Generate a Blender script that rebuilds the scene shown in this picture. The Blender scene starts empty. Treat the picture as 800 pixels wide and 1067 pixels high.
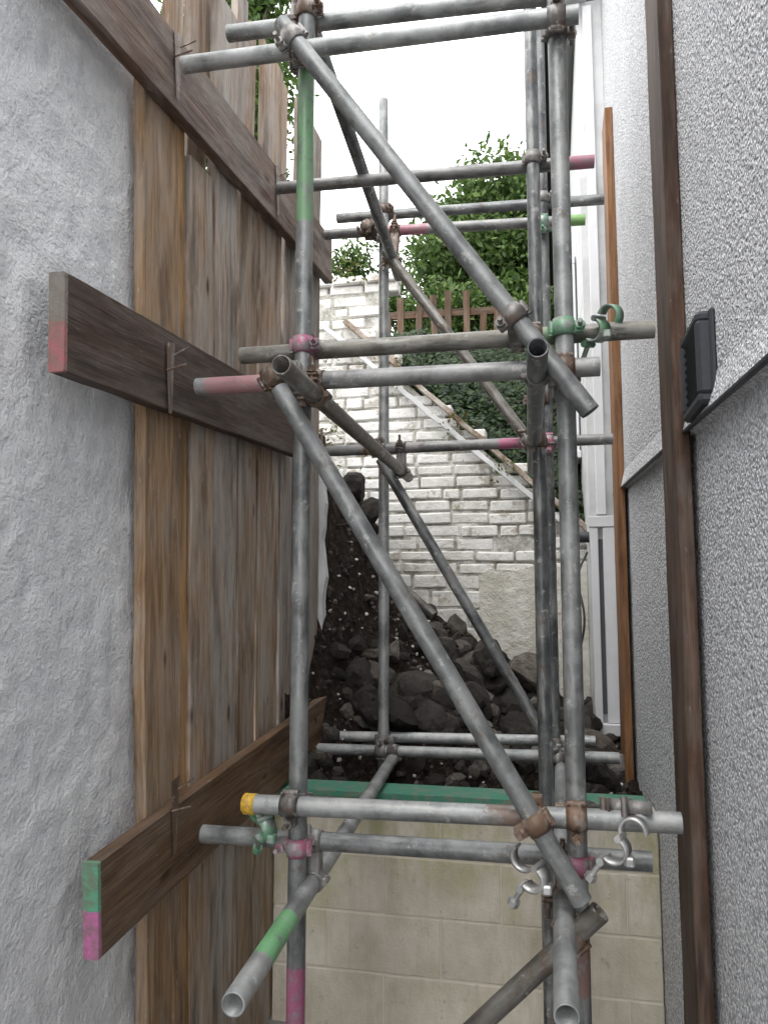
import bpy, bmesh, math, random
from mathutils import Vector, Matrix, Quaternion, noise
random.seed(7)
H=1.65
def V(x,y,z): return Vector((x,y,z+H))
scene=bpy.context.scene
COL=scene.collection
# ---------------------------------------------------------------- node helpers
class M:
    def __init__(s,name):
        s.m=bpy.data.materials.new(name); s.m.use_nodes=True
        s.nt=s.m.node_tree; s.b=s.nt.nodes['Principled BSDF']; s.out=s.nt.nodes['Material Output']
    def n(s,t,**kw):
        return s.nt.nodes.new(t)
    def l(s,a,b): s.nt.links.new(a,b)
    def setin(s,nd,k,v):
        if isinstance(v,bpy.types.NodeSocket): s.l(v,nd.inputs[k])
        else: nd.inputs[k].default_value=v
    def obj(s,scale=(1,1,1),rnd=True):
        tc=s.n('ShaderNodeTexCoord'); o=tc.outputs['Object']
        if rnd:
            oi=s.n('ShaderNodeObjectInfo'); mu=s.math('MULTIPLY',oi.outputs['Random'],37.0)
            ad=s.n('ShaderNodeVectorMath'); ad.operation='ADD'; s.l(o,ad.inputs[0]); s.l(mu,ad.inputs[1]); o=ad.outputs[0]
        if scale==(1,1,1): return o
        mp=s.n('ShaderNodeMapping'); s.l(o,mp.inputs[0]); mp.inputs['Scale'].default_value=scale
        return mp.outputs[0]
    def raw(s):
        tc=s.n('ShaderNodeTexCoord'); sp=s.n('ShaderNodeSeparateXYZ'); s.l(tc.outputs['Object'],sp.inputs[0]); return sp.outputs
    def noise(s,vec,scale,detail=6,rough=.6,dist=0):
        nd=s.n('ShaderNodeTexNoise'); s.l(vec,nd.inputs['Vector'])
        nd.inputs['Scale'].default_value=scale; nd.inputs['Detail'].default_value=min(detail,5)-1
        nd.inputs['Roughness'].default_value=rough; nd.inputs['Distortion'].default_value=dist
        return nd.outputs['Fac']
    def vor(s,vec,scale,feature='F1'):
        nd=s.n('ShaderNodeTexVoronoi'); nd.feature=feature; s.l(vec,nd.inputs['Vector']); nd.inputs['Scale'].default_value=scale
        return nd
    def ramp(s,fac,stops):
        nd=s.n('ShaderNodeValToRGB'); s.l(fac,nd.inputs[0]); cr=nd.color_ramp
        while len(cr.elements)<len(stops): cr.elements.new(0.5)
        for e,(p,c) in zip(cr.elements,stops):
            e.position=p; e.color=(c,c,c,1) if isinstance(c,(int,float)) else (*c,1)
        return nd.outputs[0]
    def mix(s,f,a,b,mode='MIX'):
        nd=s.n('ShaderNodeMix'); nd.data_type='RGBA'; nd.blend_type=mode
        for i,v in ((0,f),(6,a),(7,b)):
            if isinstance(v,bpy.types.NodeSocket): s.l(v,nd.inputs[i])
            elif i==0: nd.inputs[0].default_value=v
            else: nd.inputs[i].default_value=(*v,1)
        return nd.outputs[2]
    def math(s,op,a,b=0.0,c=None,clamp=False):
        nd=s.n('ShaderNodeMath'); nd.operation=op; nd.use_clamp=clamp
        s.setin(nd,0,a); s.setin(nd,1,b)
        if c is not None: s.setin(nd,2,c)
        return nd.outputs[0]
    def mr(s,v,a,b,c=0.,d=1.):
        nd=s.n('ShaderNodeMapRange'); s.l(v,nd.inputs[0])
        for i,x in zip((1,2,3,4),(a,b,c,d)): nd.inputs[i].default_value=x
        return nd.outputs[0]
    def bump(s,h,strength=.5,dist=.01,prev=None):
        nd=s.n('ShaderNodeBump'); s.l(h,nd.inputs['Height']); nd.inputs['Strength'].default_value=strength; nd.inputs['Distance'].default_value=dist
        if prev is not None: s.l(prev,nd.inputs['Normal'])
        return nd.outputs[0]
    def fin(s,col=None,rough=None,metal=None,normal=None,spec=None):
        for k,v in (('Base Color',col),('Roughness',rough),('Metallic',metal),('Normal',normal),('Specular IOR Level',spec)):
            if v is None: continue
            if isinstance(v,bpy.types.NodeSocket): s.l(v,s.b.inputs[k])
            elif k=='Base Color': s.b.inputs[k].default_value=(*v,1)
            else: s.b.inputs[k].default_value=v
        return s.m
def rnd_tone(m,col,lo=.8,hi=1.2):
    oi=m.n('ShaderNodeObjectInfo'); f=m.mr(oi.outputs['Random'],0,1,lo,hi)
    cb=m.n('ShaderNodeCombineXYZ'); [m.l(f,cb.inputs[i]) for i in range(3)]
    return m.mix(1.0,col,cb.outputs[0],'MULTIPLY')
PINK=(.50,.12,.24)
def steel(name,bands=(),lo=(.17,.18,.18),hi=(.40,.41,.41),rust=.0,metal=.5,wearlo=.36):
    lo=tuple(x*1.12 for x in lo); hi=tuple(x*1.12 for x in hi)
    m=M(name); v=m.obj(); vl=m.obj((1,1,.18))
    n1=m.noise(v,9,6,.65); n2=m.noise(vl,38,5,.6); n3=m.noise(v,60,4,.6)
    c=m.mix(m.ramp(n1,[(.38,0),(.62,1)]),lo,hi)
    c=m.mix(m.math('MULTIPLY',m.ramp(n2,[(.5,0),(.62,1)]),.4),c,(.48,.48,.46))
    ru=m.ramp(m.noise(v,14,8,.75),[(.60-rust,0),(.71-rust,1)])
    c=m.mix(m.math('MULTIPLY',ru,.7),c,(.12,.07,.04))
    ce=m.ramp(m.noise(v,27,5,.75),[(.61,0),(.66,1)])
    c=m.mix(m.math('MULTIPLY',ce,.45),c,(.60,.58,.55))
    c=rnd_tone(m,c,.76,1.12)
    met=m.math('MULTIPLY',m.math('SUBTRACT',1.0,m.math('MAXIMUM',ru,ce)),metal)
    if bands:
        z=m.raw()[2]
        zz=m.math('ADD',z,m.math('MULTIPLY',m.math('SUBTRACT',n3,.5),.06))
        wear=m.ramp(m.noise(v,30,6,.75),[(wearlo,0.1),(wearlo+.14,.85)])
        for (a,b,colr) in bands:
            f=m.math('MULTIPLY',m.math('GREATER_THAN',zz,a),m.math('LESS_THAN',zz,b))
            f=m.math('MULTIPLY',f,wear)
            c=m.mix(f,c,colr); met=m.math('MULTIPLY',met,m.math('SUBTRACT',1.0,f))
    r=m.mr(n1,.3,.7,.36,.60)
    return m.fin(c,r,met,m.bump(n3,.35,.002))
STEEL=[steel('galvanised_steel_%d'%i,lo=l,hi=h,rust=r) for i,(l,h,r) in enumerate([
 ((.13,.14,.14),(.31,.32,.32),0),((.17,.18,.18),(.38,.39,.39),-.02),((.07,.075,.08),(.17,.18,.18),.02),((.09,.08,.07),(.20,.19,.17),.06)])]
COUP=[steel('coupler_metal',lo=(.10,.095,.09),hi=(.28,.27,.26),rust=.09,metal=.5),
      steel('coupler_rust',lo=(.07,.045,.03),hi=(.17,.11,.08),rust=.15,metal=.3),
      steel('coupler_bright',lo=(.38,.38,.38),hi=(.60,.60,.59),rust=-.03,metal=.8),
      steel('coupler_green',bands=[(-9,9,(.10,.30,.15))],rust=.05,wearlo=.44),
      steel('coupler_pink',bands=[(-9,9,(.45,.09,.20))],rust=.05,wearlo=.44)]
def wood(name,a,b,c2,grey=.3,ends=None,rough=.82,edge=None,spots=.45):
    m=M(name); v=m.obj((1.3,14,14)); vf=m.obj((3,110,110)); vv=m.obj((1,1,1))
    g=m.noise(v,1.6,7,.62,1.2); f=m.noise(vf,1.2,5,.7)
    c=m.ramp(g,[(.28,a),(.5,b),(.72,c2)])
    c=m.mix(m.math('MULTIPLY',m.ramp(f,[(.35,1),(.6,0)]),.5),c,tuple(x*.35 for x in a))
    st=m.noise(m.obj((.8,3,3)),3.2,6,.7)
    c=m.mix(m.math('MULTIPLY',m.ramp(st,[(.42,0),(.62,1)]),grey),c,(.36,.345,.325))
    dk=m.noise(m.obj((.9,6,6)),1.9,6,.7)
    c=m.mix(m.math('MULTIPLY',m.ramp(dk,[(.50,0),(.68,1)]),.65),c,tuple(x*.32 for x in a))
    kv=m.vor(m.obj((3.2,1,9)),1.0); k=m.ramp(kv.outputs['Distance'],[(.05,1),(.13,0)])
    c=m.mix(m.math('MULTIPLY',k,.85),c,(.035,.018,.01))
    sp=m.ramp(m.noise(m.obj((6,16,16)),3,5,.7),[(.66,0),(.70,1)])
    c=m.mix(m.math('MULTIPLY',sp,spots),c,(.5,.48,.45))
    c=rnd_tone(m,c,.75,1.22)
    if edge:
        yy=m.raw()[2]; zf=m.math('GREATER_THAN',m.math('ADD',yy,m.math('MULTIPLY',m.math('SUBTRACT',g,.5),.07)),edge[0])
        c=m.mix(m.math('MULTIPLY',zf,.7),c,m.mix(m.ramp(dk,[(.42,0),(.6,1)]),edge[1],tuple(x*.4 for x in edge[1])))
    if ends:
        r=m.raw(); f1=m.math('LESS_THAN',m.math('ADD',r[0],m.math('MULTIPLY',m.math('SUBTRACT',f,.5),.012)),ends[2])
        up=m.math('GREATER_THAN',m.math('ADD',r[2],m.math('MULTIPLY',m.math('SUBTRACT',st,.5),.03)),0.0)
        pc=m.mix(up,ends[1],ends[0]); pc=m.mix(m.ramp(m.noise(vv,40,6,.7),[(.40,.7),(.60,0)]),pc,(.2,.17,.14))
        c=m.mix(f1,c,pc)
    n=m.bump(f,.45,.003); n=m.bump(g,.4,.008,n)
    return m.fin(c,m.mr(st,.3,.7,rough-.1,rough+.1),0,n,.22)
W_PLANK=wood('weathered_plank',(.17,.11,.07),(.36,.255,.175),(.50,.39,.29),.6)
W_PLANKG=wood('grey_weathered_plank',(.17,.135,.11),(.36,.29,.24),(.50,.44,.37),.8)
W_ORANGE=wood('orange_plank',(.17,.105,.06),(.36,.23,.13),(.46,.32,.20),.35,edge=(.088,(.46,.25,.085)))
W_BOARD=wood('dark_scaffold_board',(.065,.036,.025),(.14,.083,.058),(.22,.15,.11),.4,rough=.65)
W_BOARDM=wood('dark_scaffold_board_pink_end',(.05,.03,.023),(.10,.062,.046),(.15,.105,.08),.2,ends=((.24,.22,.2),(.40,.15,.16),.012),rough=.62,spots=.2)
W_BOARDL=wood('brown_scaffold_board_painted_end',(.075,.04,.02),(.17,.095,.05),(.24,.15,.085),.15,ends=((.13,.36,.23),(.55,.17,.38),.012),rough=.65,spots=.25)
W_POST=wood('dark_post_timber',(.045,.023,.016),(.10,.055,.035),(.15,.09,.06),.2,rough=.7,spots=.2)
W_POST2=wood('rust_brown_post_timber',(.12,.05,.02),(.23,.11,.045),(.29,.16,.08),.08,rough=.65,spots=.1)
W_FENCE=wood('old_fence_timber',(.05,.03,.018),(.13,.075,.045),(.19,.12,.075),.15,spots=.1)
# ---------------------------------------------------------------- mesh helpers
def mk(name,verts,faces,mat=None,parent=None,smooth=False,mw=None):
    me=bpy.data.meshes.new(name); me.from_pydata([tuple(v) for v in verts],[],faces); me.update()
    o=bpy.data.objects.new(name,me); COL.objects.link(o)
    if mat: me.materials.append(mat)
    if smooth is True: me.polygons.foreach_set('use_smooth',[True]*len(me.polygons))
    elif smooth: me.polygons.foreach_set('use_smooth',smooth)
    if mw is not None: o.matrix_world=mw
    if parent: o.parent=parent
    return o
def empty(name):
    e=bpy.data.objects.new(name,None); COL.objects.link(e); e.empty_display_size=.2; return e
class Geo:
    def __init__(s): s.v=[]; s.f=[]; s.sm=[]
    def add(s,vs,fs,sm=False):
        o=len(s.v); s.v+=[Vector(v) for v in vs]; s.f+=[tuple(i+o for i in f) for f in fs]; s.sm+=[sm]*len(fs)
    def box(s,c,sx,sy,sz,R=None,bev=0.0):
        c=Vector(c); hx,hy,hz=sx/2,sy/2,sz/2
        if bev<=0:
            vs=[(x,y,z) for x in(-hx,hx) for y in(-hy,hy) for z in(-hz,hz)]
            fs=[(0,1,3,2),(4,6,7,5),(0,4,5,1),(2,3,7,6),(0,2,6,4),(1,5,7,3)]
        else:
            bm=bmesh.new(); bmesh.ops.create_cube(bm,size=1); 
            for v in bm.verts: v.co=Vector((v.co.x*sx,v.co.y*sy,v.co.z*sz))
            bmesh.ops.bevel(bm,geom=list(bm.edges),offset=bev,segments=1,affect='EDGES')
            bm.verts.index_update(); vs=[tuple(v.co) for v in bm.verts]; fs=[tuple(v.index for v in f.verts) for f in bm.faces]; bm.free()
        vs=[(R@Vector(v) if R else Vector(v))+c for v in vs]
        s.add(vs,fs)
    def lathe(s,c,axis,prof,seg=18,a0=0,a1=2*math.pi,closed=False,sm=True,ref=None):
        ax=Vector(axis).normalized(); u=(Vector(ref)-ax*Vector(ref).dot(ax)).normalized() if ref is not None else ax.orthogonal().normalized(); w=ax.cross(u)
        full=abs(a1-a0-2*math.pi)<1e-5; n=seg if full else seg+1
        vs=[]
        for i in range(n):
            a=a0+(a1-a0)*i/seg; d=u*math.cos(a)+w*math.sin(a)
            for (h,r) in prof: vs.append(Vector(c)+ax*h+d*r)
        k=len(prof); fs=[]
        for i in range(seg):
            j=(i+1)%n
            for q in range(k if closed else k-1):
                q2=(q+1)%k
                fs.append((i*k+q,j*k+q,j*k+q2,i*k+q2))
        s.add(vs,fs,sm)
        if closed and not full:
            s.add([vs[q] for q in range(k)],[tuple(range(k))]); s.add([vs[(n-1)*k+q] for q in range(k)],[tuple(range(k))[::-1]])
    def cyl(s,a,b,r,seg=12,cap=True,sm=True):
        a=Vector(a);b=Vector(b); L=(b-a).length
        s.lathe(a,b-a,[(0,r),(L,r)],seg,sm=sm)
        if cap:
            ax=(b-a).normalized(); u=ax.orthogonal().normalized(); w=ax.cross(u)
            for p in(a,b):
                s.add([p+(u*math.cos(2*math.pi*i/seg)+w*math.sin(2*math.pi*i/seg))*r for i in range(seg)],[tuple(range(seg))])
    def out(s,name,mat,parent=None,mw=None):
        return mk(name,s.v,s.f,mat,parent,s.sm,mw)
R0=.02415
def axis_mat(p1,p2):
    d=(p2-p1); q=d.to_track_quat('Z','Y'); return Matrix.Translation(p1)@q.to_matrix().to_4x4()
def tube(name,p1,p2,mat,parent,r=R0):
    L=(p2-p1).length; g=Geo()
    nseg=max(1,int(L/.25)); ax=[(L*i/nseg) for i in range(nseg+1)]
    sag=random.uniform(-.0025,.0025)
    ri=r-.004; S=24; vs=[];fs=[]
    for z in ax:
        t=z/L; off=sag*math.sin(math.pi*t)
        for i in range(S):
            a=2*math.pi*i/S; vs.append((r*math.cos(a)+off,r*math.sin(a),z))
    for k in range(nseg):
        for i in range(S):
            j=(i+1)%S; fs.append((k*S+i,k*S+j,(k+1)*S+j,(k+1)*S+i))
    g.add(vs,fs,True)
    g.lathe((0,0,0),(0,0,1),[(0.002,r),(0,r-.0012),(0,ri),(min(.25,L*.4),ri)],24)
    g.lathe((0,0,L),(0,0,1),[(-.002,r),(0,r-.0012),(0,ri),(-min(.25,L*.4),ri)],24)
    g.out(name,mat,parent,axis_mat(p1,p2))
    return (p1,p2)
def closest(A,B):
    p1,q1=A; p2,q2=B; d1=q1-p1; d2=q2-p2; r=p1-p2
    a=d1.dot(d1); e=d2.dot(d2); f=d2.dot(r); c=d1.dot(r); b=d1.dot(d2); den=a*e-b*b
    s=(b*f-c*e)/den; t=(b*s+f)/e
    return p1+d1*s,p2+d2*t,d1.normalized(),d2.normalized()
PROF=[(-.021,.0243),(-.024,.0275),(-.014,.0282),(-.010,.0315),(.010,.0315),(.014,.0282),(.024,.0275),(.021,.0243)]
def couple(A,B,mat,parent,flip=1,name='coupler',spin=0):
    a,b,da,db=closest(A,B); n=(b-a)
    if n.length<.01: n=da.cross(db)
    n.normalize(); g=Geo()
    for (p,d,sg) in((a,da,-1),(b,db,1)):
        g.lathe(p,d,PROF,20)
        s=d.cross(n).normalized()*flip*(1 if sg>0 else -1)
        R=Matrix((d,s,n)).transposed()
        g.box(p+s*.037+n*sg*.008,.032,.026,.008,R,.002); g.box(p+s*.037-n*sg*.006,.032,.024,.008,R,.002)
        g.cyl(p+s*.040-n*sg*.022,p+s*.040+n*sg*.055,.0062,8)
        g.cyl(p+s*.040+n*sg*.014,p+s*.040+n*sg*.029,.0125,6,sm=False)
        g.cyl(p+s*.040+n*sg*.013,p+s*.040+n*sg*.0145,.0155,12)
        g.cyl(p-s*.033-d*.02,p-s*.033+d*.02,.0075,10)
        g.box(p-s*.030,.030,.014,.022,R,.003)
    mid=(a+b)/2; Rm=Matrix((da,n.cross(da),n)).transposed()
    g.box(mid,.040,.040,max(.012,(b-a).length-.045),Rm,.003)
    mw=Matrix.Translation(mid)
    return mk(name,[v-mid for v in g.v],g.f,mat,parent,g.sm,mw)
def open_coupler(p,d,ang,mat,parent):
    """right-angle coupler hanging with its jaw swung open"""
    g=Geo(); d=Vector(d).normalized(); ref=Vector((0,0,1)); c=p
    g.lathe(c,d,[(-.019,.0245),(-.020,.031),(.020,.031),(.019,.0245)],18,a0=math.radians(20),a1=math.radians(230),closed=True,ref=ref)
    q=Quaternion(d,math.radians(ang)); u=(ref-d*ref.dot(d)).normalized(); w=d.cross(u)
    h=c+u*.028+w*.012
    c2=h+(q@u)*.036
    g.lathe(c2,d,[(-.013,.0250),(-.014,.0315),(.014,.0315),(.013,.0250)],14,a0=math.radians(200),a1=math.radians(395),closed=True,ref=q@u)
    g.cyl(h-d*.022,h+d*.022,.0075,10)
    l=c-w*.03-u*.028; dd=(-u*.6-w*.4).normalized()
    g.cyl(l,l+dd*.062,.0065,8); e=l+dd*.045
    g.cyl(e,e+dd*.014,.014,6,sm=False); g.box(c+w*.03-u*.02,.022,.03,.022,None,.004)
    g.cyl(l-d*.02,l+d*.02,.009,10)
    return mk('open_coupler',[v-p for v in g.v],g.f,mat,parent,g.sm,Matrix.Translation(p))
def board(name,p1,p2,width,thick,wdir,mat,parent=None,rough=.0012,nx=None):
    p1=Vector(p1);p2=Vector(p2); L=(p2-p1).length; X=(p2-p1).normalized(); Z=(Vector(wdir)-X*Vector(wdir).dot(X)).normalized(); Y=Z.cross(X)
    n=nx or max(4,int(L/.06)); bm=bmesh.new(); sd=random.random()*100
    b=.0025; prof=[(-thick/2,-width/2+b),(-thick/2+b,-width/2),(thick/2-b,-width/2),(thick/2,-width/2+b),(thick/2,width/2-b),(thick/2-b,width/2),(-thick/2+b,width/2),(-thick/2,width/2-b)]
    rows=[]
    for i in range(n+1):
        x=L*i/n; row=[]
        bow=noise.noise(Vector((x*.6,sd,0)))*.006*(width/.2)
        for (y,z) in prof:
            jz=noise.noise(Vector((x*7,sd,z*9)))*rough*2.2+noise.noise(Vector((x*1.3,sd,z*4+5)))*rough*3
            jy=noise.noise(Vector((x*5,sd+9,z*7)))*rough
            row.append(bm.verts.new((x,y+jy,z+jz+bow*.5)))
        rows.append(row)
    for i in range(n):
        for k in range(8):
            j=(k+1)%8; bm.faces.new((rows[i][k],rows[i+1][k],rows[i+1][j],rows[i][j]))
    bm.faces.new(rows[0]); bm.faces.new(rows[-1][::-1]); bmesh.ops.recalc_face_normals(bm,faces=bm.faces)
    me=bpy.data.meshes.new(name); bm.to_mesh(me); bm.free(); me.materials.append(mat)
    o=bpy.data.objects.new(name,me); COL.objects.link(o)
    R=Matrix((X,Y,Z)).transposed().to_4x4(); o.matrix_world=Matrix.Translation(p1)@R
    if parent: o.parent=parent
    return o
# ---------------------------------------------------------------- SCAFFOLD
sc=empty('scaffold_tower')
SL,SR=-.662,.043; YF=1.98
fl=tube('standard_1',V(SL,YF,-1.64),V(SL,YF,2.25),steel('steel_standard_a',[(.18,.69,(.38,.09,.19)),(2.68,3.14,(.15,.30,.15))],lo=(.12,.13,.13),hi=(.28,.29,.29)),sc)
fr=tube('standard_2',V(SR,YF,-1.64),V(SR,YF,2.3),steel('steel_standard_b',[(.70,.86,(.22,.12,.10))],lo=(.16,.17,.17),hi=(.36,.37,.37)),sc)
mr_=tube('standard_3',V(-.035,2.72,-1.64),V(-.035,2.72,2.4),STEEL[2],sc)
rl=tube('standard_4',V(-.755,3.45,-1.0),V(-.755,3.45,2.40),STEEL[1],sc)
rr=tube('standard_5',V(-.005,3.45,-1.0),V(-.005,3.45,2.7),STEEL[2],sc)
tb=tube('ledger_1',V(-1.02,1.925,1.535),V(.10,1.925,1.503),STEEL[1],sc)
ta=tube('ledger_2',V(-.93,2.032,1.70),V(.02,2.032,1.655),STEEL[0],sc)
m1=tube('ledger_3',V(-.866,2.032,.684),V(.2725,2.032,.679),steel('steel_ledger_c',[(.80,.92,(.14,.24,.13))],lo=(.10,.095,.08),hi=(.25,.24,.21),rust=.04),sc)
m2=tube('ledger_4',V(-.949,1.925,.568),V(.127,1.925,.557),steel('steel_ledger_d',[(.035,.20,(.36,.17,.18))],lo=(.15,.15,.15),hi=(.33,.33,.33)),sc)
t27=tube('ledger_5',V(-1.04,2.772,1.615),V(.185,2.772,1.575),steel('steel_ledger_e',[(1.13,1.3,(.36,.13,.19))],lo=(.11,.11,.11),hi=(.25,.25,.25)),sc)
t34=tube('ledger_6',V(-1.0,3.502,1.845),V(.272,3.502,1.80),STEEL[2],sc)
t33=tube('ledger_7',V(-1.03,3.398,1.715),V(.18,3.398,1.66),steel('steel_ledger_f',[(1.12,1.22,(.2,.42,.1)),(.3,.5,(.4,.15,.2))],lo=(.14,.14,.14),hi=(.30,.30,.30)),sc)
t35=tube('ledger_8',V(-1.017,3.398,.656),V(.268,3.398,.66),steel('steel_ledger_g',[(.80,.93,PINK)],lo=(.14,.14,.14),hi=(.30,.30,.30)),sc)
l1=tube('ledger_9',V(-1.05,3.502,-.660),V(.165,3.502,-.636),STEEL[1],sc)
l2=tube('ledger_10',V(-1.05,3.398,-.697),V(.254,3.398,-.681),STEEL[0],sc)
b1=tube('ledger_11',V(-.784,1.925,-.541),V(.276,1.925,-.524),steel('steel_ledger_h',[(.62,.75,(.2,.13,.1))],lo=(.19,.20,.20),hi=(.40,.41,.41)),sc)
b2=tube('ledger_12',V(-.951,2.032,-.658),V(.22,2.032,-.648),STEEL[0],sc)
g=Geo(); g.lathe((0,0,0),(0,0,1),[(-.006,0),(-.006,.022),(-.002,.0262),(.028,.0262),(.028,.0243)],24)
ym=M('yellow_plastic'); ym.fin(ym.ramp(ym.noise(ym.obj(),50),[(.35,(.40,.24,.04)),(.5,(.70,.42,.04))]),.45)
g.out('end_cap',ym.m,sc,axis_mat(*b1))
tl=tube('transom_1',V(-.594,1.62,.518),V(-.668,3.62,.556),STEEL[3],sc)
tr=tube('transom_2',V(-.02,1.70,.544),V(-.07,3.3,.52),STEEL[2],sc)
bl=tube('transom_3',V(-.605,1.44,-.772),V(-.708,3.6,-.715),steel('steel_transom_b',[(.16,.36,(.14,.42,.16))],lo=(.18,.19,.19),hi=(.38,.39,.39)),sc)
br=tube('transom_4',V(.008,1.5,-.757),V(.02,3.6,-.708),STEEL[1],sc)
tt=tube('transom_5',V(-.71,1.72,1.87),V(-.69,3.50,1.515),STEEL[2],sc)
d1=tube('brace_1',V(-.70,1.875,1.575),V(.098,1.865,.43),STEEL[0],sc)
d2=tube('brace_2',V(-.69,1.872,.535),V(.05,1.872,-.695),STEEL[0],sc)
d3=tube('brace_3',V(-.72,3.345,1.575),V(-.06,3.345,.62),STEEL[3],sc)
d4=tube('brace_4',V(-.745,3.345,.60),V(-.02,3.345,-.64),STEEL[2],sc)
d5=tube('brace_5',V(.088,1.865,-.71),V(-.76,2.0,-1.60),STEEL[3],sc)
for (A,B,mi,fp) in [(fl,tb,0,1),(fl,ta,1,1),(fl,m1,4,1),(fl,m2,0,-1),(fl,b1,0,1),(fl,b2,4,-1),
    (fr,tb,0,-1),(fr,ta,0,1),(fr,m1,3,1),(fr,m2,1,1),(fr,b1,1,1),(fr,b2,4,-1),
    (mr_,t27,0,1),(mr_,m1,1,1),(rl,t34,1,1),(rl,t33,0,1),(rl,t35,0,-1),(rl,l1,0,1),(rl,l2,0,-1),
    (rr,t34,0,1),(rr,t33,3,1),(rr,t35,4,1),(rr,l1,0,1),(rr,l2,2,-1),
    (m2,tl,1,1),(t35,tl,0,1),(m2,tr,0,-1),(t33,tt,1,1),(ta,tt,0,1),
    (b2,bl,0,1),(l2,bl,0,1),(b2,br,1,1),(b1,d2,1,1),(tb,d1,0,1),(m1,d1,0,1),(m2,d2,1,-1),(t33,d3,1,1),(t35,d3,0,-1),
    (t35,d4,1,1),(l2,d4,0,1),(fr,d5,1,1),(mr_,tr,1,1)]:
    couple(A,B,COUP[mi],sc,fp)
open_coupler(V(-.055,1.86,-.645),(.5,1,.1),-70,COUP[2],sc)
open_coupler(V(.125,1.87,-.575),(.4,1,0),60,COUP[2],sc)
open_coupler(V(.135,1.90,-.49),(0,.3,1),120,COUP[0],sc)
open_coupler(V(.125,2.0,.675),(.9,1,.2),100,COUP[3],sc)
open_coupler(V(-.735,1.93,-.60),(.8,1,.3),-60,COUP[3],sc)
g=Geo()
for (x,y) in((SL,YF),(SR,YF),(-.035,2.72)): g.box(V(x,y,-1.645),.15,.15,.008,None,.001); g.cyl(V(x,y,-1.645),V(x,y,-1.57),.019,10)
g.out('base_plates',COUP[1],sc)
# ---------------------------------------------------------------- TIMBER
board('scaffold_board',V(-1.062,1.46,.60),V(-1.062,3.09,.69),.225,.04,(0,0,1),W_BOARDM)
board('scaffold_board',V(-1.062,1.68,-.735),V(-1.062,3.62,-.585),.225,.04,(0,0,1),W_BOARDL)
board('scaffold_board',V(-1.062,1.30,1.47),V(-1.062,3.56,1.655),.225,.04,(0,0,1),W_BOARD)
board('timber_post',V(.321,2.085,-1.65),V(.319,2.085,3.1),.225,.036,(0,1,0),W_POST)
board('timber_post',V(.321,3.82,-1.3),V(.321,3.82,2.38),.225,.036,(0,1,0),W_POST2)
hd=empty('plank_hoarding')
pl=[(1.925,2.17,1.45,W_ORANGE,.068,0),(2.19,2.345,1.38,W_PLANK,.055,0),(2.365,2.55,2.10,W_PLANKG,.04,.002),(2.572,2.735,1.50,W_PLANK,.03,.004),(2.785,3.02,2.27,W_PLANK,.012,.014),(3.045,3.18,1.6,W_PLANKG,.0,.012),(3.20,3.56,2.30,W_PLANKG,0,.012)]
i=0
for (y0,y1,zt,mt,ln,bk) in pl:
    i+=1; xo=-1.101-random.uniform(0,.004)-bk; yc=(y0+y1)/2
    board('plank_%d'%i,V(xo,yc+ln*1.64,-1.64),V(xo,yc-ln*zt,zt),y1-y0,.034-bk*.8,(0,1,0),mt,hd,.0035)
for (y0,y1,z0,zt,mt) in [(2.05,2.14,1.2,2.3,W_PLANK),(2.19,2.33,1.2,2.4,W_PLANK),(2.56,2.66,1.2,2.35,W_PLANKG),(2.70,2.76,1.2,2.3,W_PLANK),(3.08,3.15,1.2,2.3,W_PLANK)]:
    i+=1; board('plank_%d'%i,V(-1.152,(y0+y1)/2,z0),V(-1.152,(y0+y1)/2+random.uniform(-.01,.01),zt),y1-y0,.03,(0,1,0),mt,hd,.002)
for z in(-.9,.2,1.10): i+=1; board('rail_%d'%i,V(-1.175,2.2,z),V(-1.175,3.6,z),.09,.04,(0,0,1),W_PLANK,hd)
g=Geo()
for (y,z) in((1.93,1.535),(1.94,.60),(2.772,1.60),(2.04,-.62),(3.398,.66)):
    g.add([V(-1.0385,y-.03,z+.10),V(-1.0385,y+.02,z+.11),V(-1.036,y+.008,z-.10),V(-1.036,y-.010,z-.10)],[(0,1,2,3)])
    g.cyl(V(-1.04,y-.02,z+.02),V(-.985,y-.015,z+.035),.003,6); g.cyl(V(-1.04,y+.01,z+.07),V(-1.0,y+.03,z+.10),.0025,6)
g.out('fixing_plates',COUP[1],hd)
# ---------------------------------------------------------------- LEFT RENDERED WALL
m=M('painted_render'); v=m.obj(rnd=False)
big=m.noise(v,1.6,6,.6); med=m.noise(v,15,8,.6); fine=m.noise(v,85,6,.7)
c=m.ramp(med,[(.33,(.68,.70,.725)),(.5,(.80,.81,.825)),(.68,(.84,.85,.855))])
c=m.mix(m.math('MULTIPLY',m.ramp(big,[(.42,0),(.68,1)]),.4),c,(.60,.62,.65))
c=m.mix(m.ramp(m.noise(v,26,5,.75),[(.68,0),(.74,.45)]),c,(.40,.40,.40))
c=m.mix(m.math('MULTIPLY',m.ramp(fine,[(.30,1),(.42,0)]),.45),c,(.42,.44,.47))
chip=m.vor(m.obj((1,1,1.4),False),3.1); c=m.mix(m.ramp(chip.outputs['Distance'],[(.018,.9),(.035,0)]),c,(.05,.05,.05))
drip=m.noise(m.obj((6,6,.5),False),2.2,5,.7)
c=m.mix(m.math('MULTIPLY',m.ramp(drip,[(.5,0),(.75,1)]),.35),c,(.50,.51,.52))
n=m.bump(med,.6,.03); n=m.bump(fine,1.0,.008,n); RENDER=m.fin(c,.9,0,n,.2)
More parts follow.
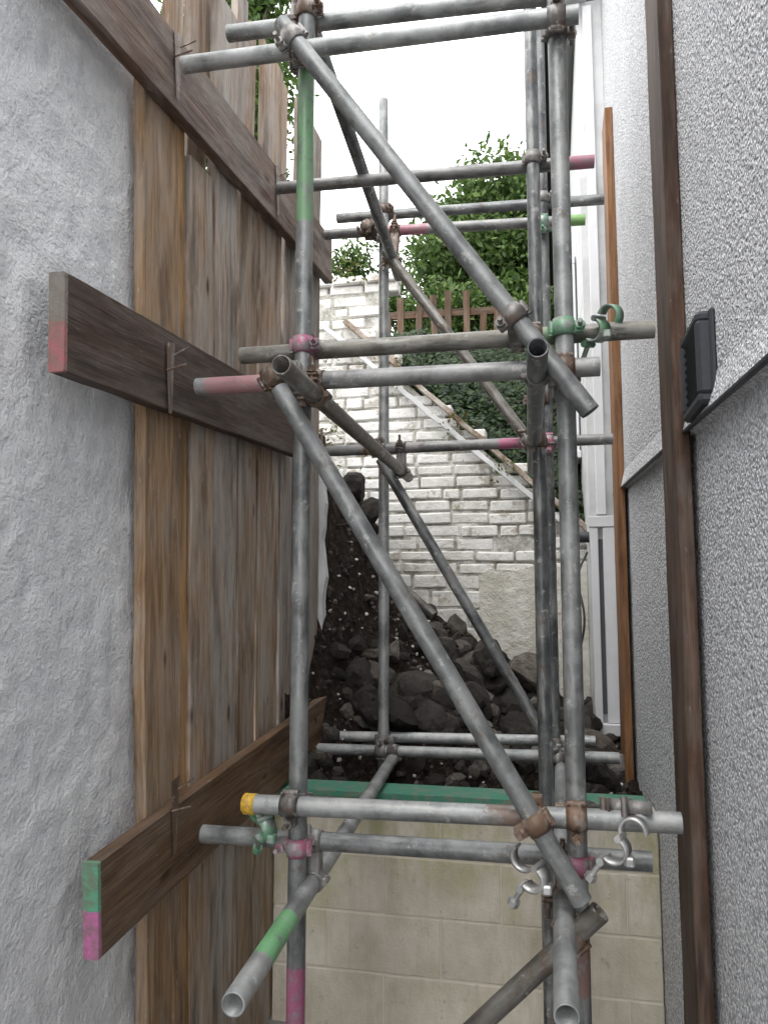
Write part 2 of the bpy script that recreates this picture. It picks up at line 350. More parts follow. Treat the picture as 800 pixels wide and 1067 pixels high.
def grid_wall(name,x,y0,y1,z0,z1,th,mat,amp,lean):
    ny=int((y1-y0)/.018); nz=int((z1-z0)/.018); vs=[];fs=[]
    for i in range(ny+1):
        for k in range(nz+1):
            z=z0+(z1-z0)*k/nz; ye=y1-lean*(z-z0); y=y0+(ye-y0)*i/ny
            d=(.5+.5*noise.noise(Vector((y*2.2,z*2.2,3))))*amp+(.5+.5*noise.noise(Vector((y*7,z*7,9))))*amp*.65+(.5+.5*noise.noise(Vector((y*19,z*19,9))))*amp*.5
            vs.append(V(x-abs(d)+.006,y,z))
    for i in range(ny):
        for k in range(nz):
            a=i*(nz+1)+k; fs.append((a,a+nz+1,a+nz+2,a+1))
    o=len(vs); yt=y1-lean*(z1-z0)
    vs+=[V(x-.004,y0,z0),V(x-.004,y0,z1),V(x-.004,yt,z1),V(x-.004,y1,z0),V(x-th,y0,z0),V(x-th,y0,z1),V(x-th,yt,z1),V(x-th,y1,z0)]
    fs+=[(o,o+1,o+5,o+4),(o+1,o+2,o+6,o+5),(o+2,o+3,o+7,o+6),(o+4,o+5,o+6,o+7)]
    return mk(name,vs,fs,mat,None,[True]*(ny*nz)+[False]*4)
grid_wall('rendered_wall',-1.130,-1.6,2.10,-1.66,2.9,.3,RENDER,.015,.066)
# ---------------------------------------------------------------- RIGHT HOUSE
def pebble(name,light,dark,sc_=125):
    m=M(name); v=m.obj(rnd=False)
    wv=m.n('ShaderNodeVectorMath'); wv.operation='ADD'; m.l(v,wv.inputs[0])
    nn=m.n('ShaderNodeTexNoise'); m.l(v,nn.inputs['Vector']); nn.inputs['Scale'].default_value=60; nn.inputs['Detail'].default_value=1; sc2=m.n('ShaderNodeVectorMath'); sc2.operation='SCALE'; m.l(nn.outputs['Color'],sc2.inputs[0]); sc2.inputs['Scale'].default_value=.010; m.l(sc2.outputs[0],wv.inputs[1])
    vo=m.vor(wv.outputs[0],sc_); vo2=m.vor(wv.outputs[0],sc_*.55)
    h=m.math('ADD',m.ramp(vo.outputs['Distance'],[(.0,1),(.62,0)]),m.math('MULTIPLY',m.ramp(vo2.outputs['Distance'],[(.0,1),(.6,0)]),.9))
    sp=m.n('ShaderNodeSeparateColor'); m.l(vo.outputs['Color'],sp.inputs[0])
    c=m.mix(m.ramp(sp.outputs[0],[(.1,0),(.6,1)]),dark,light)
    c=m.mix(m.math('MULTIPLY',m.ramp(vo.outputs['Distance'],[(.38,0),(.7,1)]),.6),c,tuple(x*.3 for x in dark))
    c=m.mix(m.math('MULTIPLY',m.ramp(m.noise(v,1.3,6,.6),[(.4,0),(.7,1)]),.18),c,(.42,.43,.46))
    n=m.bump(h,.8,.006); n=m.bump(m.noise(v,7,4,.5),.3,.02,n)
    return m.fin(c,.85,0,n,.25)
PEB=pebble('pebbledash',(.85,.85,.86),(.56,.57,.60)); PEBL=pebble('pebbledash_plinth',(.84,.845,.86),(.52,.54,.58))
m=M('white_upvc'); WHITE=m.fin(m.mix(m.ramp(m.noise(m.obj(),7,5,.6),[(.45,0),(.8,.35)]),(.70,.71,.73),(.50,.50,.49)),.4)
m=M('dark_glass'); GLASS=m.fin((.10,.11,.12),.06,0,None,.8)
m=M('dark_plastic'); DARKP=m.fin(m.mix(m.noise(m.obj(),60,5,.7),(.012,.014,.018),(.04,.045,.052)),.55)
m=M('smooth_white_render'); v=m.obj(); SMW=m.fin(m.ramp(m.noise(v,4,8,.65),[(.3,(.46,.47,.47)),(.6,(.64,.65,.65))]),.85,0,m.bump(m.noise(v,30,6,.6),.35,.004))
m=M('roof_slate'); v=m.obj(); SLATE=m.fin(m.ramp(m.noise(v,5,6,.6),[(.3,(.05,.055,.065)),(.7,(.12,.125,.14))]),.6)
m=M('brown_fascia'); FASC=m.fin((.045,.03,.022),.5)
house=empty('pebbledash_house')
def hbox(name,x0,x1,y0,y1,z0,z1,mat,par=house,bev=0):
    g=Geo(); g.box(V((x0+x1)/2,(y0+y1)/2,(z0+z1)/2),x1-x0,y1-y0,z1-z0,None,bev); return g.out(name,mat,par)
def bz(y): return .285+.055*y
Y0,Y1=-1.6,4.2
def prism(name,x0,x1,lo,hi,mat):
    g=Geo(); a=[V(x0,Y0,lo(Y0)),V(x0,Y1,lo(Y1)),V(x0,Y1,hi(Y1)),V(x0,Y0,hi(Y0))]; b=[V(x1,p.y,p.z-H) for p in a]
    g.add(a+b,[(0,1,2,3),(7,6,5,4),(0,4,5,1),(1,5,6,2),(2,6,7,3),(3,7,4,0)]); return g.out(name,mat,house)
prism('upper_wall',.34,.7,bz,lambda y:3.4,PEB)
prism('plinth_wall',.354,.70,lambda y:-1.66,lambda y:bz(y)-.001,PEBL)
g=Geo(); g.add([V(.3398,Y0,bz(Y0)+.08),V(.3398,Y1-.01,bz(Y1)+.08),V(.322,Y1-.01,bz(Y1)+.005),V(.322,Y0,bz(Y0)+.005),V(.354,Y0,bz(Y0)-.003),V(.354,Y1-.01,bz(Y1)-.003)],[(0,1,2,3),(3,2,5,4)])
g.out('bellcast_drip',PEB,house)
board('drip_bead',V(.326,Y0,bz(Y0)),V(.326,Y1-.01,bz(Y1)),.010,.012,(0,0,1),DARKP,house,0)
hbox('rear_wing_wall',.2,.9,4.2,9.2,-1.66,3.35,SMW)
g=Geo(); g.add([V(.10,4.05,3.45),V(.10,9.4,3.45),V(2.6,9.4,4.7),V(2.6,4.05,4.7),V(.10,4.05,3.40),V(.10,9.4,3.40),V(2.6,9.4,4.6),V(2.6,4.05,4.6)],[(0,3,2,1),(4,5,6,7),(0,1,5,4),(0,4,7,3)]); g.out('slate_roof',SLATE,house)
hbox('fascia_board',.105,.13,4.06,9.38,3.25,3.398,FASC); hbox('soffit',.132,.26,4.06,9.38,3.351,3.37,WHITE)
g=Geo(); g.lathe(V(.06,4.05,3.38),(0,1,0),[(0,.05),(5.3,.05)],10,a0=math.pi,a1=2*math.pi,ref=(1,0,0)); g.lathe(V(.06,4.05,3.38),(0,1,0),[(0,.047),(5.3,.047)],10,a0=math.pi,a1=2*math.pi,ref=(1,0,0)); g.out('gutter',DARKP,house)
def window(y0,y1,z0,z1,x,nm):
    f=.05
    hbox(nm+'_glass',x-.008,x-.004,y0,y1,z0,z1,GLASS)
    for (a,b,c_,d,k) in((y0,y1,z0,z0+f,'bottom'),(y0,y1,z1-f,z1,'top')): hbox(nm+'_rail_'+k,x-.035,x-.009,a,b,c_,d,WHITE,house,.004)
    for (a,b,k) in((y0,y0+f,'near'),(y1-f,y1,'far'),((y0+y1)/2-f/2,(y0+y1)/2+f/2,'mid')): hbox(nm+'_stile_'+k,x-.033,x-.0095,a,b,z0+f+.001,z1-f-.001,WHITE,house,.004)
    hbox(nm+'_sill',x-.07,x-.002,y0-.05,y1+.05,z0-.05,z0-.002,WHITE,house,.005)
window(5.0,6.6,.9,2.2,.2,'window')
hbox('side_light_glass',.238,.262,4.185,4.197,-.62,.28,GLASS)
hbox('side_light_jamb_a',.200,.238,4.150,4.184,-.66,.34,WHITE,house,.003); hbox('side_light_jamb_b',.262,.338,4.150,4.184,-.66,.34,WHITE,house,.003)
hbox('side_light_head',.19,.342,4.145,4.184,.342,.40,WHITE,house,.003); hbox('side_light_sill',.17,.345,4.12,4.184,-.72,-.662,WHITE,house,.003)
hbox('corner_trim',.235,.285,4.165,4.197,.41,3.3,WHITE,house,.003)
g=Geo(); g.cyl(V(.13,4.3,.30),V(.2,4.3,.30),.03,14); g.cyl(V(.12,4.3,.30),V(.132,4.3,.30),.04,14); g.out('overflow_pipe',DARKP,house)
def cable(name,pts,r,mat,parent=None):
    cu=bpy.data.curves.new(name,'CURVE'); cu.dimensions='3D'; cu.bevel_depth=r; sp=cu.splines.new('BEZIER'); sp.bezier_points.add(len(pts)-1)
    for bp,p in zip(sp.bezier_points,pts): bp.co=p; bp.handle_left_type=bp.handle_right_type='AUTO'
    cu.materials.append(mat); o=bpy.data.objects.new(name,cu); COL.objects.link(o)
    if parent: o.parent=parent
cable('cable',[V(.19,4.35,.22),V(.14,4.3,.1),V(.16,4.2,-.15),V(.12,4.25,-.4),V(.14,4.2,-.6)],.006,DARKP,house)
g=Geo(); zc=.488; yc=1.755
g.box(V(.3345,yc,zc),.012,.225,.20,None,.004)
g.box(V(.320,yc,zc+.086),.034,.20,.026,None,.008)
g.box(V(.320,yc,zc-.086),.034,.20,.026,None,.008)
for s in(-1,1): g.box(V(.320,yc+s*.09,zc),.034,.026,.16,None,.008)
for k in range(8):
    R=Matrix.Rotation(math.radians(35),3,'Y'); g.box(V(.318,yc,zc-.066+k*.019),.024,.155,.004,R)
g.out('air_vent',DARKP)
# ---------------------------------------------------------------- BLOCK WALL
m=M('cream_painted_block'); v=m.obj(rnd=False); z=m.raw()
geo=m.n('ShaderNodeNewGeometry')
c=m.ramp(m.noise(v,3.2,7,.65),[(.3,(.48,.43,.36)),(.5,(.61,.565,.48)),(.7,(.69,.65,.57))])
ri=m.mr(geo.outputs['Random Per Island'],0,1,.93,1.03); cb=m.n('ShaderNodeCombineXYZ'); [m.l(ri,cb.inputs[k]) for k in range(3)]
c=m.mix(1,c,cb.outputs[0],'MULTIPLY')
alg=m.math('MULTIPLY',m.ramp(m.noise(m.obj((2,2,1.1),False),3.2,7,.7),[(.45,0),(.62,1)]),m.mr(z[2],.3,.9,.25,.85))
c=m.mix(alg,c,(.36,.36,.17))
c=m.mix(m.ramp(m.noise(m.obj((5,5,.7),False),3,6,.7),[(.50,0),(.75,.5)]),c,(.34,.30,.22))
c=m.mix(m.ramp(m.noise(v,22,5,.7),[(.60,0),(.68,.5)]),c,(.30,.27,.22))
n=m.bump(m.noise(v,90,6,.7),.5,.005); n=m.bump(m.noise(v,9,5,.6),.3,.01,n); BLOCK=m.fin(c,.88,0,n,.2)
m=M('mortar'); MORT=m.fin((.66,.61,.52),.95,0,m.bump(m.noise(m.obj(),80),.5,.004))
bw=empty('block_retaining_wall')
g=Geo()
for r in range(4):
    x=-1.10-(0 if r%2==0 else .225)
    while x<.35:
        a=max(x,-1.10); b=min(x+.441,.350)
        if b-a>.03: g.box((( a+b)/2,3.05+random.uniform(-.0015,.0015),.0+.1085+r*.215+random.uniform(-.001,.001)),b-a,.10,.2075,None,.003)
        x+=.4455
g.out('blocks',BLOCK,bw); g=Geo(); g.box((-.374,3.0530,.427),1.446,.0985,.85); g.out('mortar_bed',MORT,bw)
m=M('green_paint'); v=m.obj(); GP=m.fin(m.mix(m.ramp(m.noise(v,18,7,.7),[(.48,0),(.62,.8)]),(.05,.21,.14),(.18,.2,.15)),.7,0,m.bump(m.noise(v,70),.3,.002))
board('green_capping_board',V(-1.095,3.04,-.775),V(.315,3.04,-.770),.15,.026,(0,1,0),GP)
# ---------------------------------------------------------------- WHITEWASHED BRICK WALL
m=M('whitewashed_brick'); v=m.obj(rnd=False); geo=m.n('ShaderNodeNewGeometry'); rpi=geo.outputs['Random Per Island']
c=m.ramp(m.noise(v,6,8,.7),[(.3,(.60,.59,.55)),(.5,(.75,.74,.71)),(.7,(.82,.82,.80))])
pe=m.ramp(m.math('ADD',m.noise(v,5.5,8,.75),m.math('MULTIPLY',rpi,.10)),[(.62,0),(.68,.8)])
c=m.mix(pe,c,m.ramp(rpi,[(0,(.27,.20,.14)),(.5,(.36,.29,.22)),(1,(.40,.37,.32))]))
zc_=m.raw()[2]
damp=m.math('MULTIPLY',m.ramp(m.noise(v,2.4,7,.7),[(.4,0),(.62,1)]),m.mr(zc_,1.0,2.6,.65,.15))
c=m.mix(damp,c,(.47,.46,.41))
c=m.mix(m.ramp(m.noise(v,3.1,6,.7,.5),[(.62,0),(.74,.5)]),c,(.32,.32,.22))
n=m.bump(m.noise(v,60,7,.75),.7,.008); n=m.bump(m.noise(v,14,5,.6),.7,.02,n); WB=m.fin(c,.9,0,n,.2)
m=M('old_mortar'); v=m.obj(rnd=False); OM=m.fin(m.ramp(m.noise(v,7,7,.75),[(.38,(.22,.21,.17)),(.5,(.46,.45,.41)),(.62,(.66,.65,.62))]),.95,0,m.bump(m.noise(v,45,6,.7),.9,.012))
ew=empty('whitewashed_brick_wall')
def topz(x):
    if x<-1.02: return 1.96
    return 1.50-(x+1.02)*.94
g=Geo(); r=0; zz=-1.2
while zz<2.0:
    x=-2.7+(0 if r%2==0 else .1125)+random.uniform(-.03,.03); hgt=random.uniform(.060,.072) if zz>.1 else random.uniform(.06,.11)
    while x<.34:
        bl_=random.choice([.215,.215,.205,.215,.22,.105]) if zz>.1 else random.choice([.2,.26,.31,.15])
        cx=x+bl_/2
        if zz+.03<topz(cx) and cx+bl_/2<.36:
            rr_=Matrix.Rotation(random.uniform(-.022,.022),3,'Y')@Matrix.Rotation(random.uniform(-.03,.03),3,'Z')
            if random.random()>.012:
                g.box(V(cx,4.652+random.uniform(-.006,.006),zz+hgt/2+random.uniform(-.003,.003)+.012*noise.noise(Vector((x*1.2,zz,0)))),bl_+random.uniform(-.008,.003),.10,hgt+random.uniform(-.008,.002),rr_,.008)
        x+=bl_+random.uniform(.007,.014)
    zz+=hgt+.0095; r+=1
g.out('bricks',WB,ew)
vs=[];fs=[];nx,nz=120,120
for i in range(nx+1):
    for k in range(nz+1):
        x=-2.7+3.04*i/nx; top=(1.92 if x<-1.03 else topz(x)-.05); z=-1.2+(top+1.2)*k/nz
        vs.append(V(x,4.6125+noise.noise(Vector((x*9,z*9,0)))*.006+noise.noise(Vector((x*2.5,z*2.5,5)))*.010,z))
for i in range(nx):
    for k in range(nz):
        a=i*(nz+1)+k; fs.append((a,a+nz+1,a+nz+2,a+1))
mk('mortar_face',vs,fs,OM,ew,True)
g=Geo(); ol=[(-2.7,-1.2),(.34,-1.2),(.34,topz(.34)-.07),(-1.03,1.43),(-1.03,1.91),(-2.7,1.91)]
A=[V(x,4.64,z) for x,z in ol]; B=[V(x,4.69,z) for x,z in ol]; k=len(ol)
g.add(A+B,[tuple(range(k))]+[tuple(range(2*k-1,k-1,-1))]+[(q,q+k,(q+1)%k+k,(q+1)%k) for q in range(k)]); g.out('mortar_core',OM,ew)
g=Geo(); pts=[(-.44,-.9),(-.44,-.25),(-.42,-.1),(-.43,.1),(-.36,.14),(-.2,.13),(-.1,.16),(.05,.15),(.12,.19),(.197,.18),(.197,-.9)]
A=[V(x,4.590,z) for x,z in pts]; B=[V(x,4.62,z) for x,z in pts]; k=len(pts)
g.add(A+B,[tuple(range(k))]+[(q,q+k,(q+1)%k+k,(q+1)%k) for q in range(k)])
m=M('patch_render'); v=m.obj(); PR=m.fin(m.ramp(m.noise(v,4,8,.7),[(.3,(.46,.44,.37)),(.5,(.62,.60,.54)),(.65,(.72,.71,.67))]),.9,0,m.bump(m.noise(v,20,7,.7),.9,.02)); g.out('render_patch',PR,ew)
m=M('weathered_coping'); v=m.obj(); RC=m.fin(m.ramp(m.noise(v,8,7,.75),[(.38,(.12,.075,.05)),(.5,(.28,.22,.17)),(.66,(.45,.43,.39))]),.8,0,m.bump(m.noise(v,50),.5,.004))
board('coping_board',V(-1.25,4.60,1.72),V(.30,4.60,.27),.03,.10,(0,0,1),RC,ew,.004)
board('coping_rail',V(-1.40,4.56,1.70),V(.30,4.55,.20),.03,.03,(0,0,1),SMW,ew,.003)
g=Geo(); x=-2.68
while x<-1.05:
    g.box(V(x+.11,4.65,1.985+random.uniform(-.006,.006)),.205,.15,.05,Matrix.Rotation(random.uniform(-.03,.03),3,'Y'),.009); x+=.222
g.out('coping_bricks',WB,ew)
# ---------------------------------------------------------------- SOIL + RUBBLE
def lerp(a,b,t): return a+(b-a)*t
def pw(x,P):
    if x<=P[0][0]: return P[0][1]
    for (a,b),(c_,d) in zip(P,P[1:]):
        if x<=c_: return lerp(b,d,(x-a)/(c_-a))
    return P[-1][1]
def sh(x,y):
    back=pw(x,[(-1.5,.66),(-1.2,.62),(-1.07,.50),(-1.0,.10),(-.85,-.02),(-.6,-.20),(-.3,-.40),(.0,-.60),(.34,-.72)])
    front=pw(x,[(-1.5,.9),(-1.2,.8),(-1.15,-.2),(-1.05,-.68),(-.9,-.86),(.34,-.92)])
    t=min(1,max(0,(y-3.42)/1.0)); h=lerp(front,back,t**.7)
    if x<-1.2 and y<4.0: h=max(h,.85)
    return h+noise.noise(Vector((x*3,y*3,1)))*.06+noise.noise(Vector((x*9,y*9,4)))*.045+noise.noise(Vector((x*28,y*28,4)))*.018
m=M('dark_soil'); v=m.obj(rnd=False)
c=m.ramp(m.noise(v,22,9,.75),[(.35,(.012,.009,.008)),(.52,(.030,.022,.018)),(.64,(.065,.048,.038)),(.74,(.17,.14,.11))])
SOIL=m.fin(c,.95,0,m.bump(m.noise(v,45,8,.75),1.0,.03),.12)
vs=[];fs=[]; nx,ny=260,190
for i in range(nx+1):
    for k in range(ny+1):
        x=lerp(-3.4,.36,i/nx); y=lerp(2.0,4.62,k/ny); vs.append(V(x,y,sh(x,y) if not(x>-1.15 and y<3.11) else -1.66))
for i in range(nx):
    for k in range(ny):
        a=i*(ny+1)+k
        x=lerp(-3.4,.36,(i)/nx); y=lerp(2.0,4.62,(k)/ny)
        if x>-1.165 and y<3.095: continue
        fs.append((a,a+ny+1,a+ny+2,a+1))
mk('soil_bank',vs,fs,SOIL,None,True)
m=M('rubble_stone'); v=m.obj(rnd=False); geo=m.n('ShaderNodeNewGeometry')
c=m.ramp(geo.outputs['Random Per Island'],[(0,(.018,.016,.015)),(.5,(.042,.038,.035)),(.75,(.085,.077,.068)),(.92,(.15,.13,.11)),(1,(.25,.24,.225))])
c=m.mix(m.math('MULTIPLY',m.ramp(m.noise(v,17,8,.75),[(.4,0),(.62,1)]),.7),c,(.03,.024,.02))
RUB=m.fin(c,.85,0,m.bump(m.noise(v,50,8,.75),.9,.014),.3)
def icos(sub):
    bm=bmesh.new(); bmesh.ops.create_icosphere(bm,subdivisions=sub,radius=1); bm.verts.index_update()
    r=([v.co.copy() for v in bm.verts],[tuple(v.index for v in f.verts) for f in bm.faces]); bm.free(); return r
I1=icos(1);I2=icos(2); I3=icos(3)
g=Geo()
def rock(p,s,sub=I2,asp=(1,1,1)):
    sd=Vector((random.random()*50,random.random()*50,random.random()*50)); q=Quaternion((random.random()-.5,random.random()-.5,random.random()-.5),random.random()*6).to_matrix()
    sx,sy,sz=s*random.uniform(.8,1.35)*asp[0],s*random.uniform(.7,1.1)*asp[1],s*random.uniform(.45,.9)*asp[2]
    planes=[Vector((random.gauss(0,1),random.gauss(0,1),random.gauss(0,1))).normalized() for _ in range(8)]
    vs=[]
    for v_ in sub[0]:
        d=v_.normalized(); r=1.25
        for pn in planes:
            dt=d.dot(pn)
            if dt>.05: r=min(r,.72/dt)
        r*=1+.10*noise.noise(d*2.3+sd)+.07*noise.noise(d*6+sd)
        vs.append(q@Vector((d.x*r*sx,d.y*r*sy,d.z*r*sz))+p)
    g.add(vs,sub[1],False)
for i in range(1700):
    x=random.uniform(-1.15,.33); y=random.uniform(3.2,4.5); s=random.uniform(.006,.018)
    rock(V(x,y,sh(x,y)+s*.3),s,I1)
for i in range(430):
    x=random.uniform(-1.1,.33); y=random.uniform(3.16,4.5)
    s=random.choice([.02,.025,.03,.04,.05,.06])*random.uniform(.8,1.3)
    if y>3.75 and x<-.6 and random.random()<.75: continue
    if y<3.6: s=min(s,.045)
    rock(V(x,y,sh(x,y)+s*.3),s)
for i in range(95):
    x=random.uniform(-1.0,.2); y=random.uniform(3.58,4.3); s=random.uniform(.06,.11)
    if y>3.9 and x<-.6: continue
    rock(V(x,y,sh(x,y)+s*.25),s,I3)
for k in range(34):
    z=lerp(-.02,.60,k/33); rock(V(random.uniform(-1.22,-1.03),random.uniform(4.22,4.42),z),random.uniform(.04,.10),I3,(1,1,1.3))
for (x,y,z,s) in[(-.12,4.25,-.42,.12),(-.72,3.75,-.50,.11),(-.95,3.72,-.42,.10),(-.6,3.65,-.60,.10),(-.45,3.8,-.50,.10)]:
    rock(V(x,y,z),s,I3)
rock(V(-.33,4.1,-.36),.17,I3,(1.2,.8,.45))
g.out('rubble_pile',RUB)
g=Geo()
for i in range(190):
    x=random.uniform(-1.1,.3); y=random.uniform(3.25,4.4); s=random.uniform(.004,.013); rock(V(x,y,sh(x,y)+.02),s,I1)
g.out('broken_plaster_bits',PR)
tube('loose_scaffold_tube',V(-.95,4.15,.16),V(-.62,4.1,-.12),STEEL[3],None)
vs=[]; n_=26
for k in range(n_+1):
    z=lerp(-.95,.62,k/n_); w_=.05+.025*noise.noise(Vector((z*6,1,0)))+.012*noise.noise(Vector((z*23,2,0)))
    for (x,y) in((-1.135,3.575),(-1.135+w_,3.585),(-1.135+w_*.9,3.66),(-1.16,3.66)): vs.append(V(x+.006*noise.noise(Vector((z*15,x*9,3))),y,z))
fs=[]
for k in range(n_):
    for q in range(4): fs.append((k*4+q,k*4+(q+1)%4,(k+1)*4+(q+1)%4,(k+1)*4+q))
fs+= [(0,1,2,3),(n_*4+3,n_*4+2,n_*4+1,n_*4)]
mk('broken_render_edge',vs,fs,SMW)
# ---------------------------------------------------------------- GROUND + GARDEN
m=M('concrete_ground'); v=m.obj(rnd=False)
GR=m.fin(m.ramp(m.noise(v,5,8,.7),[(.3,(.14,.13,.12)),(.7,(.30,.29,.27))]),.9,0,m.bump(m.noise(v,60,7,.7),.6,.01))
mk('ground',[(-300,-300,0),(300,-300,0),(300,300,0),(-300,300,0)],[(0,1,2,3)],GR)
m=M('garden_soil_grass'); v=m.obj(rnd=False)
GG=m.fin(m.ramp(m.noise(v,6,8,.7),[(.3,(.02,.03,.012)),(.7,(.06,.09,.03))]),.95,0,m.bump(m.noise(v,30,7,.7),1,.05))
def gh(x,y):
    base=topz(max(-2.7,min(x,.34)))-.12 if x>-1.02 else 1.40
    t=min(1,max(0,(y-4.72)/2.2)); return lerp(base,2.3,t)+max(0,y-7)*.012+noise.noise(Vector((x*.8,y*.8,2)))*.08
vs=[];fs=[];XS=[-60,-30,-15,-8,-5,-4]+[-3.4+.1*i for i in range(54)]+[3,6,12,30,60]; YS=[4.70,4.705]+[4.72+.1*i for i in range(30)]+[8,9,10,12,16,24,40,70]
for x in XS:
    for k,y in enumerate(YS): vs.append(V(x,y,-1.66 if k==0 else gh(x,y)))
ny=len(YS)
for i in range(len(XS)-1):
    for k in range(ny-1):
        a=i*ny+k; fs.append((a,a+ny,a+ny+1,a+1))
mk('garden_terrain',vs,fs,GG,None,True)
def leafmat(name,a,b,c_):
    m=M(name); geo=m.n('ShaderNodeNewGeometry')
    c=m.ramp(geo.outputs['Random Per Island'],[(0,a),(.5,b),(1,c_)])
    m.fin(c,.55,0,None,.3); tr=m.n('ShaderNodeBsdfTranslucent'); m.l(c,tr.inputs[0]); mx=m.n('ShaderNodeMixShader'); mx.inputs[0].default_value=.35
    m.l(m.b.outputs[0],mx.inputs[1]); m.l(tr.outputs[0],mx.inputs[2]); m.l(mx.outputs[0],m.out.inputs[0]); return m.m
L1=leafmat('tree_leaves',(.03,.06,.015),(.07,.125,.03),(.13,.20,.055)); L2=leafmat('ivy_leaves',(.008,.022,.007),(.02,.045,.014),(.055,.095,.028)); L3=leafmat('dry_weed_leaves',(.08,.06,.02),(.16,.14,.05),(.10,.17,.04))
m=M('bark'); BARK=m.fin(m.ramp(m.noise(m.obj((1,1,.3)),20,6,.7),[(.3,(.05,.035,.025)),(.7,(.14,.11,.08))]),.9)
def leaf(vs,fs,p,s,nrm=None):
    if nrm is None: nrm=Vector((random.gauss(0,1),random.gauss(0,1),random.gauss(.5,1)))
    nrm=nrm.normalized(); u=nrm.orthogonal().normalized(); u=Quaternion(nrm,random.random()*6.283)@u; w=nrm.cross(u); o=len(vs)
    vs+= [p-u*s,p-w*s*.5-nrm*s*.12,p+u*s*1.1-nrm*s*.25,p+w*s*.5-nrm*s*.12]; fs.append((o,o+1,o+2,o+3))
def limb(g,a,b,r0,r1,n=5):
    a=Vector(a);b=Vector(b); pts=[a.lerp(b,i/n)+Vector((random.gauss(0,1),random.gauss(0,1),0))*(.03*(b-a).length if 0<i<n else 0) for i in range(n+1)]
    for i in range(n):
        ra=lerp(r0,r1,i/n); rb=lerp(r0,r1,(i+1)/n); d=pts[i+1]-pts[i]; g.lathe(pts[i],d,[(0,ra),(d.length,rb)],8)
def tree(name,base,cen,rad,nclump,nleaf,ls,mat,cr=(.16,.34)):
    par=empty(name); g=Geo(); vs=[];fs=[]
    base=Vector(base); cen=Vector(cen); fork=base.lerp(cen,.55); limb(g,base,fork,.09,.06); clumps=[]
    for i in range(nclump):
        d=Vector((random.gauss(0,1),random.gauss(0,1),random.gauss(0,1))).normalized()*random.uniform(.3,1)
        c_=cen+Vector((d.x*rad[0],d.y*rad[1],d.z*rad[2])); rr_=random.uniform(*cr)*min(rad)
        clumps.append((c_,rr_)); limb(g,fork.lerp(cen,random.random()*.6),c_,.022,.005,4)
        for q in range(3):
            limb(g,c_,c_+Vector((random.gauss(0,1),random.gauss(0,1),random.gauss(.3,1))).normalized()*rr_*1.3,.005,.002,2)
    for i in range(nleaf):
        c_,rr_=random.choice(clumps); d=Vector((random.gauss(0,1),random.gauss(0,1),random.gauss(0,.8)))
        p=c_+d*rr_*.62; leaf(vs,fs,p,ls*random.uniform(.6,1.25))
    g.out('trunk_and_limbs',BARK,par); mk('foliage',vs,fs,mat,par)
tree('garden_tree',V(-.5,10.2,2.2),V(-.5,10.2,4.25),(1.35,.9,1.7),115,52000,.05,L1,(.2,.42))
tree('garden_tree',V(-2.4,5.4,1.4),V(-2.42,5.4,4.15),(.52,.5,1.05),46,17000,.036,L1,(.25,.45))
tree('shrub',V(-2.3,8.3,2.2),V(-2.25,8.3,3.3),(.85,.5,.6),30,12000,.035,L1,(.25,.45))
tree('shrub',V(-.2,8.2,2.3),V(-.45,8.2,2.9),(1.1,.5,.45),34,15000,.035,L1,(.25,.45))
vs=[];fs=[]
for i in range(26000):
    x=random.uniform(-1.35,.36); y=4.72+abs(random.gauss(0,.9))
    if y>7: continue
    h=gh(x,y)+random.uniform(0,.14)*(1+noise.noise(Vector((x*4,y*4,0))))
    if y<4.85: h+=random.uniform(-.05,.05)
    leaf(vs,fs,V(x,y,h),random.uniform(.016,.032),Vector((random.gauss(0,.5),-.8+random.gauss(0,.4),.8)))
mk('ivy',vs,fs,L2)
vs=[];fs=[]
for (x,y,z,n_,sp) in[(-1.33,4.52,1.0,60,.06),(-1.36,4.5,1.45,50,.05),(-1.28,4.5,.72,70,.07),(-.95,4.54,1.36,60,.06),(-.55,4.54,1.0,50,.06),(-1.2,4.5,2.02,60,.06),(-.25,4.53,.72,40,.05)]:
    for q in range(n_): leaf(vs,fs,V(x+random.gauss(0,sp),y+random.gauss(0,.02),z+random.gauss(0,sp)),random.uniform(.008,.018))
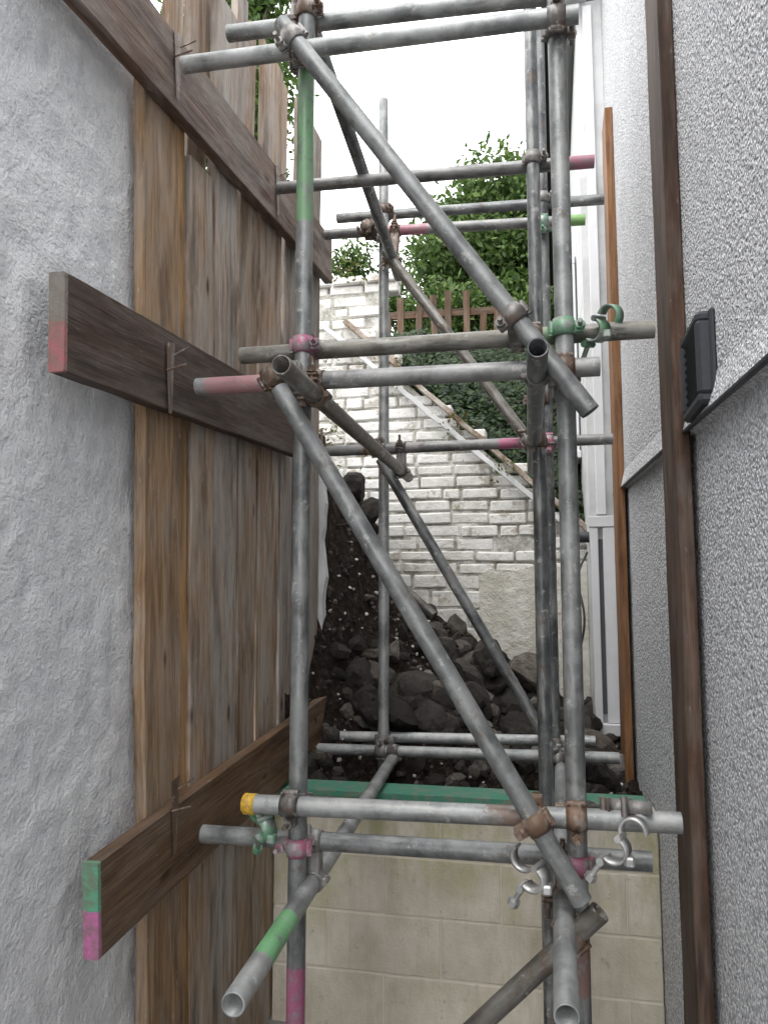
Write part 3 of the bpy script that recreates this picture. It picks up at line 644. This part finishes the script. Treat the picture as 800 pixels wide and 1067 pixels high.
mk('weeds',vs,fs,L3)
pf=empty('picket_fence'); x=-1.75; i=0
while x<-.30:
    hh=random.uniform(2.78,2.86) if random.random()>.2 else random.uniform(2.6,2.75)
    i+=1; board('picket_%d'%i,V(x,7.0,2.2),V(x+random.uniform(-.04,.04),7.0,hh),.06,.018,(1,0,0),W_FENCE,pf); x+=random.uniform(.11,.18)
for z in(2.42,2.66): i+=1; board('rail_%d'%i,V(-1.8,7.03,z),V(-.28,7.03,z-.03),.07,.03,(0,0,1),W_FENCE,pf)
# ---------------------------------------------------------------- LIGHT, WORLD, CAMERA
w=bpy.data.worlds.new('World'); scene.world=w; w.use_nodes=True; nt=w.node_tree; bg=nt.nodes['Background']
sky=nt.nodes.new('ShaderNodeTexSky'); sky.sky_type='NISHITA'; sky.sun_disc=False; sky.sun_elevation=math.radians(58); sky.sun_rotation=math.radians(200); sky.dust_density=4
mx=nt.nodes.new('ShaderNodeMix'); mx.data_type='RGBA'; mx.inputs[0].default_value=.92; mx.inputs[7].default_value=(25.5,25.5,25.6,1)
nt.links.new(sky.outputs[0],mx.inputs[6]); nt.links.new(mx.outputs[2],bg.inputs[0]); bg.inputs[1].default_value=.15
s=bpy.data.lights.new('sun','SUN'); s.energy=1.4; s.angle=math.radians(35); s.color=(1,.97,.93); so=bpy.data.objects.new('sun',s); COL.objects.link(so)
el=math.radians(58); az=math.radians(200); d=Vector((math.sin(az)*math.cos(el),math.cos(az)*math.cos(el),math.sin(el)))
so.rotation_euler=d.to_track_quat('Z','Y').to_euler(); so.location=(0,-3,6)
scene.view_settings.view_transform='Standard'; scene.view_settings.look='None'; scene.view_settings.exposure=0
cam=bpy.data.cameras.new('camera'); co=bpy.data.objects.new('camera',cam); COL.objects.link(co)
cam.sensor_fit='VERTICAL'; cam.sensor_height=36; cam.sensor_width=27; cam.lens=27.0; cam.clip_end=1000; cam.clip_start=.02
co.location=(0,0,H); co.rotation_euler=(math.radians(96),0,math.radians(12.3)); scene.camera=co
